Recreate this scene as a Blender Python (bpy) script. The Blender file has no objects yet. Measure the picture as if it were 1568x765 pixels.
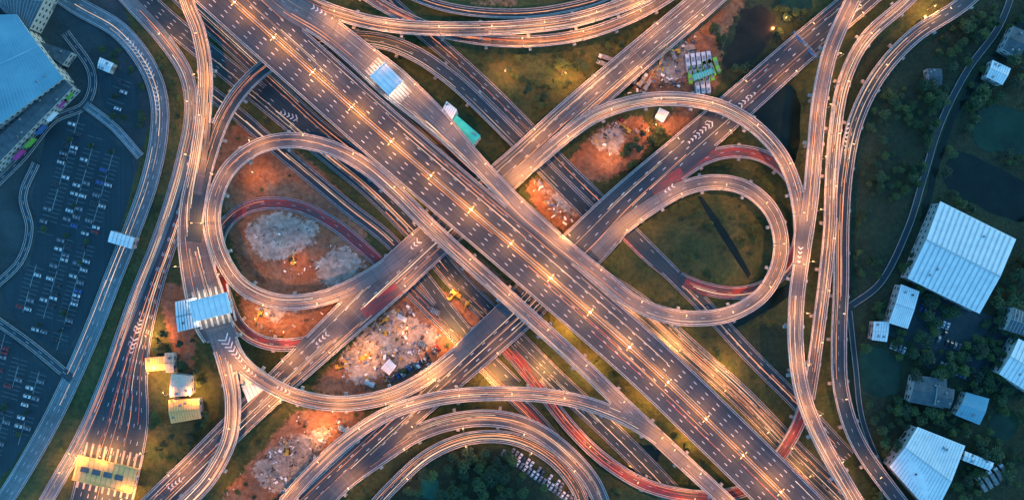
import bpy, math, random
import numpy as np
from mathutils import Vector, kdtree
random.seed(7); np.random.seed(7)
S=0.4; H=480.0; CX,CY=784.0,382.5
scene=bpy.context.scene
def P(px,py,z=0.0):
    k=S*(H-z)/H
    return ((px-CX)*k,(CY-py)*k,z)
# ------------------------------------------------------------ materials
def newmat(name):
    m=bpy.data.materials.new(name); m.use_nodes=True
    nt=m.node_tree; b=nt.nodes['Principled BSDF']
    return m,nt,b
def N(nt,t,**kw):
    n=nt.nodes.new(t)
    for k,v in kw.items(): setattr(n,k,v)
    return n
def ramp(nt,fac,stops,interp='LINEAR'):
    r=N(nt,'ShaderNodeValToRGB'); r.color_ramp.interpolation=interp
    e=r.color_ramp.elements
    while len(e)<len(stops): e.new(0.5)
    for el,(p,c) in zip(e,stops):
        el.position=p; el.color=(c[0],c[1],c[2],1) if not isinstance(c,(int,float)) else (c,c,c,1)
    nt.links.new(fac,r.inputs[0]); return r.outputs[0]
def noise(nt,vec,scale,detail=4,rough=0.6):
    n=N(nt,'ShaderNodeTexNoise'); n.inputs['Scale'].default_value=scale
    n.inputs['Detail'].default_value=detail; n.inputs['Roughness'].default_value=rough
    if vec is not None: nt.links.new(vec,n.inputs['Vector'])
    return n.outputs[0]
def mixc(nt,fac,a,b,blend='MIX'):
    m=N(nt,'ShaderNodeMix',data_type='RGBA',blend_type=blend)
    for i,v in ((0,fac),(6,a),(7,b)):
        if isinstance(v,(int,float)): m.inputs[i].default_value=v
        elif isinstance(v,tuple): m.inputs[i].default_value=(*v,1)
        else: nt.links.new(v,m.inputs[i])
    return m.outputs[2]
def math_(nt,op,a,b=None):
    m=N(nt,'ShaderNodeMath',operation=op)
    for i,v in ((0,a),(1,b)):
        if v is None: continue
        if isinstance(v,(int,float)): m.inputs[i].default_value=v
        else: nt.links.new(v,m.inputs[i])
    return m.outputs[0]
def pos(nt): return N(nt,'ShaderNodeNewGeometry').outputs['Position']
def simple(name,c1,c2=None,scale=0.5,rough=0.75,metal=0.0):
    m,nt,b=newmat(name)
    c2=c2 or tuple(x*0.65 for x in c1)
    p=pos(nt)
    f=noise(nt,p,scale,6,0.65)
    col=ramp(nt,f,[(0.32,c2),(0.68,c1)])
    nt.links.new(col,b.inputs['Base Color']); b.inputs['Roughness'].default_value=rough
    b.inputs['Metallic'].default_value=metal
    return m
def asphalt(name,c,streak=0.5,joint=12.0,jc=0.5,patch=None):
    m,nt,b=newmat(name)
    uv=N(nt,'ShaderNodeUVMap'); uv.uv_map='UVMap'
    mp=N(nt,'ShaderNodeMapping'); mp.inputs['Scale'].default_value=(1.3,0.012,1); nt.links.new(uv.outputs[0],mp.inputs[0])
    st=noise(nt,mp.outputs[0],1.0,5,0.7)
    p=pos(nt)
    big=noise(nt,p,0.035,6,0.6); fine=noise(nt,p,1.2,4,0.7)
    base=ramp(nt,st,[(0.3,tuple(x*(1-streak) for x in c)),(0.5,c),(0.72,tuple(min(x*(1+streak*1.6),.6) for x in c))])
    base=mixc(nt,1.0,base,ramp(nt,big,[(0.3,0.6),(0.7,1.35)]),'MULTIPLY')
    base=mixc(nt,1.0,base,ramp(nt,fine,[(0.3,0.8),(0.7,1.15)]),'MULTIPLY')
    if patch:
        mp2=N(nt,'ShaderNodeMapping'); mp2.inputs['Scale'].default_value=(0.25,0.05,1); nt.links.new(uv.outputs[0],mp2.inputs[0])
        f=noise(nt,mp2.outputs[0],1.0,5,0.75)
        base=mixc(nt,ramp(nt,f,[(0.42,0.0),(0.6,1.0)]),base,patch)
    sx=N(nt,'ShaderNodeSeparateXYZ'); nt.links.new(uv.outputs[0],sx.inputs[0])
    md=math_(nt,'MODULO',sx.outputs[1],joint)
    lt=math_(nt,'LESS_THAN',md,0.35)
    base=mixc(nt,math_(nt,'MULTIPLY',lt,0.6),base,tuple(x*jc for x in c))
    nt.links.new(base,b.inputs['Base Color'])
    nt.links.new(ramp(nt,big,[(0.3,.5),(.7,.75)]),b.inputs['Roughness'])
    return m
M={}
M['asphalt']=asphalt('asphalt_dark',(0.034,0.041,0.052),0.5,14)
M['deck']=asphalt('asphalt_worn',(0.072,0.069,0.072),0.55,10,2.2)
M['gasph']=asphalt('asphalt_ground',(0.021,0.037,0.046),0.5,30)
M['lotasph']=asphalt('asphalt_car_park',(0.008,0.028,0.037),0.3,30)
M['pale']=asphalt('concrete_road',(0.108,0.103,0.106),0.45,9,0.4)
M['palegr']=asphalt('concrete_boulevard',(0.10,0.137,0.15),0.5,9,0.5)
M['red']=asphalt('asphalt_red_painted',(0.05,0.047,0.05),0.4,12,1.0,(0.32,0.025,0.025))
M['conc']=simple('barrier_concrete',(0.42,0.38,0.355),(0.25,0.225,0.21),0.4)
M['paint']=simple('road_paint_white',(0.8,0.8,0.78),(0.32,0.32,0.32),0.6)
M['lotpaint']=simple('car_park_paint',(0.32,0.36,0.36),(0.15,0.18,0.18),0.3)
M['ypaint']=simple('road_paint_yellow',(0.7,0.42,0.08),(0.45,0.28,0.06),0.8)
M['steel']=simple('galvanised_steel',(0.35,0.36,0.37),None,2,0.45,0.6)
M['dark']=simple('dark_rubber',(0.02,0.02,0.02))
M['glass']=simple('window_glass_dark',(0.03,0.045,0.06),None,0.3,0.12)
M['white']=simple('white_roof_sheet',(0.86,0.84,0.80),(0.70,0.69,0.67),0.25,0.5)
M['whiteR']=simple('white_roof_rib',(0.5,0.53,0.53),(0.36,0.40,0.41),0.25,0.5)
M['blueR']=simple('pale_blue_roof_sheet',(0.20,0.40,0.46),(0.10,0.26,0.32),0.05,0.5)
M['blueRr']=simple('pale_blue_roof_rib',(0.25,0.44,0.50),(0.16,0.32,0.39),0.06,0.5)
M['teal']=simple('turquoise_roof',(0.04,0.52,0.42),(0.02,0.4,0.34),0.3)
M['orangeR']=simple('ochre_tile_roof',(0.95,0.52,0.18),(0.8,0.40,0.11),0.6)
M['orangeRr']=simple('ochre_roof_rib',(0.6,0.3,0.08),(0.5,0.24,0.05),0.6)
M['cream']=simple('cream_roof',(0.75,0.56,0.38),(0.55,0.38,0.24),0.6)
M['greyR']=simple('grey_roof',(0.09,0.12,0.135),(0.04,0.06,0.07),0.3)
M['wall']=simple('painted_render_wall',(0.42,0.42,0.4),(0.3,0.3,0.29),0.5)
M['yel']=simple('machine_yellow',(0.6,0.33,0.03),None,1,0.5)
M['lime']=simple('lime_bus_paint',(0.25,0.6,0.06),None,1,0.4)
M['whitep']=simple('white_vehicle_paint',(0.7,0.7,0.7),None,1,0.35)
M['bark']=simple('bark',(0.09,0.06,0.04))
M['debr']=simple('rubble_grey',(0.34,0.32,0.30),(0.11,0.10,0.09),0.9)
M['pink']=simple('billboard_magenta',(0.5,0.05,0.25)); M['sgreen']=simple('billboard_green',(0.15,0.4,0.05)); M['sblue']=simple('sign_blue',(0.04,0.12,0.3))
def water(name,c):
    m,nt,b=newmat(name); p=pos(nt)
    col=ramp(nt,noise(nt,p,0.07,7,.7),[(0.35,tuple(x*.5 for x in c)),(0.65,c)])
    nt.links.new(col,b.inputs['Base Color']); b.inputs['Roughness'].default_value=0.15
    b.inputs['Specular IOR Level'].default_value=.25
    bp=N(nt,'ShaderNodeBump'); bp.inputs['Strength'].default_value=0.15
    nt.links.new(noise(nt,p,1.5,3),bp.inputs['Height']); nt.links.new(bp.outputs[0],b.inputs['Normal'])
    return m
M['water']=water('pond_water_green',(0.018,0.055,0.032)); M['waterd']=water('canal_water_dark',(0.010,0.022,0.017)); M['waterb']=water('pond_water_brown',(0.03,0.028,0.017))
M['waterg']=water('pond_water_bright_green',(0.02,0.12,0.08))
def foliage(name,a,b_,c):
    m,nt,b=newmat(name)
    oi=N(nt,'ShaderNodeObjectInfo'); p=pos(nt)
    f=noise(nt,p,0.9,3)
    f2=math_(nt,'ADD',math_(nt,'MULTIPLY',f,0.6),math_(nt,'MULTIPLY',oi.outputs['Random'],0.4))
    nt.links.new(ramp(nt,f2,[(0.3,a),(0.5,b_),(0.72,c)]),b.inputs['Base Color'])
    b.inputs['Roughness'].default_value=0.8
    return m
M['leaf']=foliage('foliage_green',(0.018,0.045,0.012),(0.04,0.08,0.018),(0.08,0.115,0.025))
M['leafd']=foliage('foliage_dark',(0.012,0.032,0.016),(0.024,0.06,0.022),(0.05,0.09,0.028))
def emis(name,c,s):
    m,nt,b=newmat(name)
    b.inputs['Base Color'].default_value=(0.1,0.1,0.1,1)
    b.inputs['Emission Color'].default_value=(*c,1); b.inputs['Emission Strength'].default_value=s
    m.cycles.emission_sampling='NONE'
    return m
M['lampE']=emis('lamp_lens',(1,0.5,0.16),6)
def trail(name,c,s):
    m,nt,b=newmat(name)
    uv=N(nt,'ShaderNodeUVMap'); uv.uv_map='UVMap'
    mp=N(nt,'ShaderNodeMapping'); mp.inputs['Scale'].default_value=(0.7,0.03,1); nt.links.new(uv.outputs[0],mp.inputs[0])
    f=noise(nt,mp.outputs[0],1,3)
    b.inputs['Base Color'].default_value=(0.08,0.08,0.08,1)
    b.inputs['Emission Color'].default_value=(*c,1)
    nt.links.new(math_(nt,'MULTIPLY',ramp(nt,f,[(0.35,0.1),(0.7,1.0)]),s),b.inputs['Emission Strength'])
    m.cycles.emission_sampling='NONE'
    return m
M['tw']=trail('headlight_trail_white',(1,0.68,0.45),2.3); M['to']=trail('headlight_trail_amber',(1,0.33,0.11),2.2); M['tr']=trail('taillight_trail_red',(1,0.09,0.04),1.2)
def carpaint():
    m,nt,b=newmat('car_paint'); oi=N(nt,'ShaderNodeObjectInfo')
    c=ramp(nt,oi.outputs['Random'],[(0,(0.6,0.6,0.6)),(0.2,(0.2,0.21,0.23)),(0.5,(0.03,0.03,0.035)),(0.75,(0.5,0.5,0.48)),(0.88,(0.25,0.03,0.03)),(0.94,(0.04,0.1,0.3))],'CONSTANT')
    nt.links.new(c,b.inputs['Base Color']); b.inputs['Roughness'].default_value=0.3
    return m
M['car']=carpaint()
# ------------------------------------------------------------ mesh builder
class MB:
    def __init__(s): s.v=[];s.f=[];s.m=[];s.uv=[];s.mats=[]
    def mi(s,k):
        if k not in s.mats: s.mats.append(k)
        return s.mats.index(k)
    def face(s,pts,mat,uv=None):
        i=len(s.v); s.v.extend(pts); s.f.append(tuple(range(i,i+len(pts)))); s.m.append(s.mi(mat))
        s.uv.append(uv or [(0,0)]*len(pts))
    def box(s,c,d,mat,rot=0,taper=1.0):
        x,y,z=c;a,b,h=d[0]/2,d[1]/2,d[2]/2;cr,sr=math.cos(rot),math.sin(rot)
        def q(u,v,w):
            if w>0: u*=taper;v*=taper
            return (x+u*cr-v*sr,y+u*sr+v*cr,z+w)
        p=[q(-a,-b,-h),q(a,-b,-h),q(a,b,-h),q(-a,b,-h),q(-a,-b,h),q(a,-b,h),q(a,b,h),q(-a,b,h)]
        for f in ((4,5,6,7),(3,2,1,0),(0,1,5,4),(1,2,6,5),(2,3,7,6),(3,0,4,7)): s.face([p[i] for i in f],mat)
    def beam(s,p0,p1,r0,r1,mat,n=6):
        p0=Vector(p0);p1=Vector(p1);d=(p1-p0).normalized()
        u=d.cross(Vector((0,0,1)));
        if u.length<0.01: u=Vector((1,0,0))
        u.normalize();w=d.cross(u)
        A=[tuple(p0+(u*math.cos(t)+w*math.sin(t))*r0) for t in [2*math.pi*i/n for i in range(n)]]
        B=[tuple(p1+(u*math.cos(t)+w*math.sin(t))*r1) for t in [2*math.pi*i/n for i in range(n)]]
        for i in range(n):
            j=(i+1)%n; s.face([A[i],A[j],B[j],B[i]],mat)
        s.face(B,mat); s.face(A[::-1],mat)
    def mesh(s,name):
        me=bpy.data.meshes.new(name); me.from_pydata(s.v,[],s.f)
        for k in s.mats: me.materials.append(M[k])
        me.polygons.foreach_set('material_index',s.m)
        uvl=me.uv_layers.new(name='UVMap')
        flat=[c for f in s.uv for t in f for c in t]; uvl.data.foreach_set('uv',flat)
        me.update(); return me
    def obj(s,name,parent=None):
        o=bpy.data.objects.new(name,s.mesh(name)); scene.collection.objects.link(o)
        if parent: o.parent=parent
        return o
def empty(name,loc=(0,0,0)):
    o=bpy.data.objects.new(name,None); o.location=loc; scene.collection.objects.link(o); return o
# ------------------------------------------------------------ roads
R=[]
def road(name,pts,z=None,w=None,lanes=2,surf='deck',lamp=None,le=4500,trails=4,dual=False,tc=('tw','to')):
    out=[];lz,lw=z,w
    for p in pts:
        if len(p)>2 and p[2] is not None: lz=p[2]
        if len(p)>3: lw=p[3]
        out.append((p[0],p[1],lz,lw))
    R.append(dict(name=name,pts=np.array(out,float),lanes=lanes,surf=surf,lamp=lamp,le=le,trails=trails,dual=dual,tc=tc))
road('elevated_expressway',[(250,-95),(355,0),(470,103),(600,218),(735,333),(860,440),(985,550),(1090,650),(1210,768),(1290,850)],16,80,8,'asphalt',('C',30),9000,10,True,('tw','to','tr'))
road('elevated_highway',[(1150,-65,8,44),(1075,5),(980,85,8,46),(880,172,8,50),(800,245,8,50),(735,303,8,55),(660,370,8,60),(600,425,8,62),(520,500,8,54),(440,575,8,46),(370,642,8,42),(300,712),(240,770),(180,830)],lanes=4,surf='deck',lamp=('LR',34),le=4200,trails=20,tc=('tw','to','to'))
road('elevated_highway',[(1400,-75,8,46),(1315,0),(1230,72,8,48),(1130,160,8,52),(1040,238,8,55),(960,310,8,62),(900,372,8,72),(840,428,8,66),(790,480,8,60),(730,535,8,56),(670,590,8,50),(610,645,8,45),(550,700),(480,765),(420,820)],lanes=4,surf='asphalt',lamp=('LR',38),le=3200,trails=11,tc=('tw','to'))
road('loop_ramp',[(1180,830),(1110,765),(1040,700),(960,625),(880,548),(800,475),(730,412),(660,348),(610,298),(560,255),(510,228),(450,215),(395,225,15.5),(352,258,15),(330,305,14),(328,350,13),(342,398,12),(372,438,11),(420,460,10.3),(475,460,9.6),(530,443,9),(590,408,8.3),(640,368,8)],16,24,2,'pale',('R',28),3400,9)
road('loop_ramp',[(380,-50,16,40),(430,0),(500,44),(560,92,16,44),(598,124,16,52),(660,178,16,42),(700,218,16,32),(738,258,16,26),(800,322),(860,374,16,24),(920,422),(970,462),(1020,482,15),(1070,487,14),(1120,479,13),(1165,452,12),(1190,410,11.5),(1195,365,11),(1180,322,10.4),(1145,290,9.8),(1100,279,9.2),(1050,287,8.8),(1000,314,8.3),(950,350,8),(910,388,8)],lanes=2,surf='pale',lamp=('L',28),le=3400,trails=9)
road('curved_ramp',[(760,290,8),(810,255,8.5),(870,205,10.5),(920,173,12.5),(980,155,15),(1040,152,16),(1100,163),(1150,190),(1190,230),(1213,275),(1224,325),(1226,380),(1220,440)],8,22,2,'pale',('R',28),3400,8)
road('elevated_road',[(1335,-60),(1303,5),(1272,75),(1255,150),(1247,230),(1240,310),(1228,390),(1219,460),(1218,530),(1228,600),(1255,670),(1300,750),(1350,830)],16.5,24,2,'pale',('L',28),3600,10)
road('elevated_road',[(1440,-50),(1385,5),(1325,60),(1292,125),(1278,200),(1272,280),(1270,350),(1262,430),(1253,500,11),(1245,560,10.5),(1237,610,10)],12,20,2,'deck',('R',30),3400,9,False,('to','tw'))
road('red_surfaced_road',[(1240,590,10),(1222,648,8),(1195,695,6.5),(1160,738,5.5),(1110,757,5),(1050,757,4.5),(985,740,4),(925,703,3),(875,655,2),(835,605,1),(790,550,.4),(740,495,.3)],10,20,2,'red',('R',34),2300,6,False,('tr','to'))
road('side_road',[(1540,-60),(1475,5),(1400,55),(1345,115),(1310,185),(1294,260),(1288,340),(1287,440),(1284,520),(1288,600),(1315,680),(1375,765),(1430,830)],6,24,2,'gasph',('R',48),1500,6,False,('to','tw'))
road('red_surfaced_road',[(1000,296,8),(1040,268,8),(1080,242,7.5),(1125,232,7),(1170,240,6),(1207,268,5),(1226,310,4),(1225,360,4),(1210,400,3),(1180,432,2),(1140,447,1),(1095,445,.5),(1045,428,.3),(1000,398,.2),(960,360),(920,325)],8,20,2,'red',None,0,2,False,('tr','tw'))
road('red_surfaced_road',[(610,440,8),(560,478,8),(505,512,7),(450,527,6),(400,522,5),(365,497,4),(345,450,3),(333,400,2),(340,352,1),(370,322,.5),(410,311,.3),(460,317),(510,342),(555,378),(590,410)],8,20,2,'red',None,0,2,False,('tr','tw'))
road('elevated_road',[(270,-60,14,22),(288,5),(305,50),(315,110),(312,180,14,24),(303,250,14,26),(293,310,14,32),(294,360,14,44),(303,410,14,52),(316,460,14,62),(326,492,14,62),(336,512,14,50)],lanes=3,surf='deck',lamp=('LR',34),le=4200,trails=12)
road('elevated_ramp',[(334,500,14,40),(346,550,14,28),(357,610,14,24),(352,670),(325,725),(290,765),(240,810)],lanes=2,surf='pale',lamp=('L',30),le=3400,trails=8)
road('elevated_ramp',[(340,505,14,36),(365,550,14,26),(405,583,14,24),(460,608),(525,617,14),(590,607,12),(645,582,10),(700,542,8.6),(750,497,8),(790,460,8)],lanes=2,surf='pale',lamp=('R',28),le=3400,trails=9)
road('underpass_ramp',[(296,370,14),(308,290,14),(325,225,13),(345,175,12),(375,132,10),(415,97,8),(470,70,7),(530,60,7),(590,65,7),(645,88,6),(700,128,5),(750,175,3),(800,225,1),(850,275,.2),(900,325,.2)],14,24,2,'gasph',None,0,3)
road('curved_ramp',[(430,-25),(480,6),(540,28),(610,41,14),(700,45,13),(790,42,13),(870,33,12),(935,15,11),(985,-5,10),(1030,-30,9)],15,22,2,'deck',('R',30),4000,11)
road('curved_ramp',[(540,-20),(600,17),(660,44),(730,60),(810,64),(890,54),(960,30),(1020,-2),(1070,-40)],8,18,2,'deck',('R',34),4000,6,False,('tr','to'))
road('curved_ramp',[(600,-20),(670,8),(740,20),(820,20),(900,5),(950,-15)],2,15,2,'gasph',None,0,2)
road('ground_highway',[(560,-30),(620,25),(690,85),(750,140),(810,200),(870,262),(940,330),(1010,400),(1080,470),(1150,545),(1220,615),(1300,700)],.2,24,3,'gasph',None,0,3)
road('ground_highway',[(760,290),(830,352),(900,415),(980,468),(1060,540),(1140,612),(1215,690),(1290,765),(1350,830)],.2,34,3,'gasph',('R',34),4500,14,False,('to','tw'))
road('ground_highway',[(430,-30),(480,35),(560,110),(635,175),(710,245),(770,300)],.2,28,3,'gasph',None,0,11,False,('to','tr'))
road('ground_highway',[(190,-30),(260,35),(340,100),(420,165),(500,232),(570,290),(640,360),(700,430),(770,500),(850,580),(930,655),(1000,725),(1060,790)],.2,32,4,'gasph',None,0,5)
road('ground_highway',[(320,140),(370,180),(410,215),(470,265),(530,315),(590,362),(640,415),(690,480),(740,540),(790,590)],.2,22,2,'gasph',None,0,2)
road('ground_highway',[(620,435),(660,475),(700,515),(760,580),(820,640),(870,700),(920,765),(960,820)],.2,22,2,'gasph',('R',36),4000,6,False,('to','tr'))
road('ground_highway',[(240,-40),(300,20),(360,75),(430,140),(490,195),(560,250)],.2,24,3,'gasph',None,0,2)
road('curved_ramp',[(400,830,9),(440,765,10),(500,700,12),(560,652,14),(620,622,15),(700,605,15),(790,602,15),(870,610,15),(940,632,15.5),(1000,665,16),(1050,708,16)],9,22,2,'pale',('L',30),3400,9)
road('curved_ramp',[(460,810,8),(520,745,8),(580,700,7),(640,662,6),(700,643,6),(760,640,6),(815,655,6),(865,690,6),(905,735,6),(930,790,6)],8,26,2,'deck',('R',38),2200,9,False,('tw','to'))
road('curved_ramp',[(550,800),(600,745),(650,700),(700,675),(750,667),(800,675),(850,705),(885,750),(900,800)],2,20,2,'gasph',('R',40),1800,5)
road('boulevard',[(60,-30),(120,10),(180,45),(222,95),(243,150),(243,210),(228,280),(203,350),(175,420),(148,490),(118,560),(80,640),(35,720),(-10,790)],.2,28,3,'palegr',None,0,3,False,('tw',))
road('boulevard',[(160,-40),(205,10),(250,60),(285,115),(293,175),(280,245),(262,310),(238,380),(210,450),(185,520),(160,590),(125,670),(80,750),(40,820)],.2,22,2,'palegr',('L',42),1800,9,False,('tw','to'))
road('toll_approach_road',[(300,225,.2,14),(286,290,.2,16),(265,360,.2,20),(240,430,.2,24),(218,500,.2,34),(200,570,.2,52),(188,640,.2,82),(172,700,.2,94),(150,790,.2,94)],lanes=8,surf='gasph',lamp=('R',40),le=2600,trails=7,tc=('to','tr','tw'))
road('access_road',[(100,50),(140,110),(130,160),(80,185),(35,240),(-15,290)],.2,13,2,'gasph',None,0,0)
road('access_road',[(130,160),(175,195),(215,240)],.2,13,2,'palegr',None,0,0)
road('access_road',[(-20,480),(50,530),(110,580)],.2,14,2,'gasph',None,0,0)
road('access_road',[(-10,440),(30,400),(45,350),(35,300),(55,250)],.2,12,2,'gasph',None,0,0)
road('back_road',[(1560,-40),(1530,40),(1480,110),(1440,190),(1415,270),(1390,350),(1350,430),(1300,470)],.2,10,1,'lotasph',None,0,0)
road('back_road',[(1300,470),(1310,560),(1320,640),(1350,720),(1380,800)],.2,8,1,'lotasph',None,0,0)
STEP=6.0
def spline(pts):
    p=np.vstack([2*pts[0]-pts[1],pts,2*pts[-1]-pts[-2]]);o=[]
    for i in range(1,len(p)-2):
        for t in np.linspace(0,1,24,endpoint=False):
            a,b,c,d=p[i-1],p[i],p[i+1],p[i+2]
            q=0.5*((2*b)+(-a+c)*t+(2*a-5*b+4*c-d)*t*t+(-a+3*b-3*c+d)*t**3)
            l=b+(c-b)*t; q[2:]=l[2:]; o.append(q)
    o.append(p[-2]);o=np.array(o)
    d=np.r_[0,np.cumsum(np.hypot(*np.diff(o[:,:2],axis=0).T))]
    n=int(d[-1]/STEP)+1; s=np.linspace(0,d[-1],n)
    o=np.stack([np.interp(s,d,o[:,i]) for i in range(4)],1)
    for i in (2,3):
        k=np.ones(9)/9; pad=np.r_[np.full(4,o[0,i]),o[:,i],np.full(4,o[-1,i])]; o[:,i]=np.convolve(pad,k,'valid')
    return o
allS=[]
for rid,r in enumerate(R):
    o=spline(r['pts']); r['px']=o.copy()
    z=o[:,2]+0.014*rid; k=S*(H-z)/H
    X=(o[:,0]-CX)*k; Y=(CY-o[:,1])*k
    hw=o[:,3]*k/2
    T=np.stack([np.gradient(X),np.gradient(Y)],1); T/=np.linalg.norm(T,axis=1)[:,None]
    Nn=np.stack([-T[:,1],T[:,0]],1)  # left
    L=np.r_[0,np.cumsum(np.hypot(np.diff(X),np.diff(Y)))]
    r.update(X=X,Y=Y,Z=z,hw=hw,T=T,N=Nn,L=L,rid=rid)
    for i in range(len(X)): allS.append((X[i],Y[i],z[i],hw[i],rid))
kd=kdtree.KDTree(len(allS))
for i,s in enumerate(allS): kd.insert((s[0],s[1],0),i)
kd.balance()
def overlap(x,y,z,rid,margin=0.3,dz=1.7):
    for co,i,d in kd.find_range((x,y,0),20):
        s=allS[i]
        if s[4]!=rid and abs(s[2]-z)<dz and d<s[3]-margin: return True
    return False
def lower_road(x,y,z,rid):
    for co,i,d in kd.find_range((x,y,0),22):
        s=allS[i]
        if s[4]!=rid and s[2]<z-2 and d<s[3]+1.2: return True
    return False
def deck_z(px,py):
    best=0.1
    for co,i,d in kd.find_range((P(px,py,0)[0],P(px,py,0)[1],0),60):
        s=allS[i]; q=P(px,py,s[2])
        if math.hypot(q[0]-s[0],q[1]-s[1])<s[3]+1 and s[2]>best: best=s[2]
    return best
lamps=[]
for r in R:
    X,Y,Z,hw,Nn,L,rid=[r[k] for k in('X','Y','Z','hw','N','L','rid')]
    n=len(X); mb=MB()
    def pt(i,u,dz=0): return (X[i]+Nn[i,0]*u,Y[i]+Nn[i,1]*u,Z[i]+dz)
    elev=Z>1.0
    ov={}
    for sd in(1,-1): ov[sd]=[overlap(*pt(i,sd*(hw[i]-0.1)),rid) for i in range(n)]
    for i in range(n-1):
        j=i+1
        mb.face([pt(i,-hw[i]),pt(j,-hw[j]),pt(j,hw[j]),pt(i,hw[i])],r['surf'],[(-hw[i],L[i]),(-hw[j],L[j]),(hw[j],L[j]),(hw[i],L[i])])
        el=elev[i]; th=-1.4 if el else -0.25; bh=0.95 if el else 0.14; bw=0.45 if el else 0.3
        if el: mb.face([pt(i,hw[i]*.8,th),pt(j,hw[j]*.8,th),pt(j,-hw[j]*.8,th),pt(i,-hw[i]*.8,th)],'conc')
        for sd in(1,-1):
            a,b=hw[i]*sd,hw[j]*sd
            f=[pt(i,a),pt(j,b),pt(j,b*(.8 if el else 1),th),pt(i,a*(.8 if el else 1),th)]
            mb.face(f if sd<0 else f[::-1],'conc')
            if ov[sd][i] or ov[sd][j]: continue
            a2,b2=a-sd*bw,b-sd*bw
            for f in ([pt(i,a2),pt(j,b2),pt(j,b2,bh),pt(i,a2,bh)],[pt(i,a2,bh),pt(j,b2,bh),pt(j,b,bh),pt(i,a,bh)],[pt(i,a,bh),pt(j,b,bh),pt(j,b),pt(i,a)]):
                mb.face(f,'conc')
            if r['name']=='back_road': continue
            e0,e1=a-sd*1.2,b-sd*1.2; ew=.14 if el else .1
            mb.face([pt(i,e0-ew,.03),pt(j,e1-ew,.03),pt(j,e1+ew,.03),pt(i,e0+ew,.03)],'paint')
    nl=r['lanes']
    def strip(i,j,u0,u1,wd,mat,dz): mb.face([pt(i,u0-wd,dz),pt(j,u1-wd,dz),pt(j,u1+wd,dz),pt(i,u0+wd,dz)],mat,[(u0*3,L[i]),(u1*3,L[j]),(u1*3+.1,L[j]),(u0*3+.1,L[i])])
    groups=[(-1,1,nl)] if not r['dual'] else [(-1,-0.05,nl//2),(0.05,1,nl//2)]
    dw=.19 if nl>=4 and Z.mean()>5 else (.12 if nl>=3 else .09)
    for (g0,g1,gl) in groups:
        for l in range(1,gl):
            for i in range(0,n-1):
                w0,w1=hw[i]-1.1,hw[i+1]-1.1
                f=g0+(g1-g0)*l/gl
                if i%4==0 and not overlap(*pt(i,w0*f),rid,0.3,0.8): strip(i,i+1,w0*f,w1*f,dw,'paint',.03)
    if r['dual']:
        for i in range(n-1):
            a=[pt(i,-.35),pt(i+1,-.35),pt(i+1,.35),pt(i,.35)]; t=[(p[0],p[1],p[2]+.9) for p in a]
            mb.face(t,'conc'); mb.face([a[0],a[1],t[1],t[0]],'conc'); mb.face([a[3],a[2],t[2],t[3]][::-1],'conc')
            for u in(-1.3,1.3): strip(i,i+1,u,u,.15,'ypaint',.03)
    # piers
    if Z.max()>4:
        last=-99
        for i in range(3,n-2):
            if Z[i]<4 or L[i]-last<26: continue
            x,y,z=pt(i,0)
            ang=math.atan2(Nn[i,1],Nn[i,0]); W2=hw[i]*2
            offs=[0] if W2<14 else [-W2*.27,W2*.27]
            ok=False
            for u in offs:
                q=pt(i,u)
                if not lower_road(q[0],q[1],z,rid):
                    mb.beam((q[0],q[1],-.3),(q[0],q[1],z-3),1.0,1.0,'conc',10); ok=True
            if ok:
                mb.box((x,y,z-2.2),(W2*(.95 if W2>14 else 1.35),1.8,1.5),'conc',ang); last=L[i]
    # light trails (bundles of vehicle lamps following one lane)
    for t in range(r['trails']):
        if r['dual']: uc=random.choice([-1,1])*random.uniform(.12,.9)
        else: uc=random.uniform(-.75,.75)
        for rep in range(3):
            u=uc+random.uniform(-.6,.6)/max(2.,hw.mean()-1.2)*1.5
            u=max(-.9,min(.9,u))
            mt=random.choice(r['tc']) if not r['dual'] else (random.choice(('tw','to')) if u>0 else random.choice(('to','to','tr')))
            ln=int(random.uniform(12,50)); st=random.randint(0,max(1,n-ln))
            wd=random.choice((.05,.08,.12))
            for i in range(st,min(n-1,st+ln)):
                s0,s1=(hw[i]-1.2)*u,(hw[i+1]-1.2)*u
                a=pt(i,s0,.65)
                if not overlap(a[0],a[1],Z[i],rid,0.5,1.0): strip(i,i+1,s0,s1,wd,mt,.65)
    if r['lamp']:
        side,sp=r['lamp']; last=-99;alt=1
        for i in range(1,n-1):
            if L[i]-last<sp/ (1 if side!='LR' else 1.6): continue
            if side=='C': lamps.append((pt(i,0,.9),(Nn[i,0],Nn[i,1]),True,r['le']));last=L[i];continue
            sd={'L':1,'R':-1,'LR':alt}[side]
            if ov[sd][i]: continue
            a=pt(i,sd*(hw[i]-.2),.9 if Z[i]>1 else .1)
            lamps.append((a,(-sd*Nn[i,0],-sd*Nn[i,1]),False,r['le'])); last=L[i];alt=-alt
    mb.obj(r['name'])
# ------------------------------------------------------------ lamps
LK=5.6; LH=11.5
def lampmesh(double):
    mb=MB(); mb.beam((0,0,0),(0,0,LH),.16,.09,'steel',8); mb.box((0,0,.2),(.5,.5,.4),'conc')
    for s in ((1,-1) if double else (1,)):
        mb.beam((0,0,LH-.2),(s*1.6,0,LH+.4),.08,.06,'steel',6)
        mb.box((s*2.1,0,LH+.45),(.9,.28,.14),'steel',0,.8)
        mb.box((s*2.1,0,LH+.30),(1.1,.45,.12),'lampE')
    return mb.mesh('street_lamp')
LM={False:lampmesh(False),True:lampmesh(True)}
ld={}
def lampdata(e,white=False):
    k=(round(e,-2),white)
    if k not in ld:
        l=bpy.data.lights.new('lamp_light','SPOT'); l.energy=e*LK; l.color=(1,.36,.085) if not white else (1,.8,.6)
        l.spot_size=math.radians(155); l.spot_blend=.8; l.shadow_soft_size=.3; ld[k]=l
    return ld[k]
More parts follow.
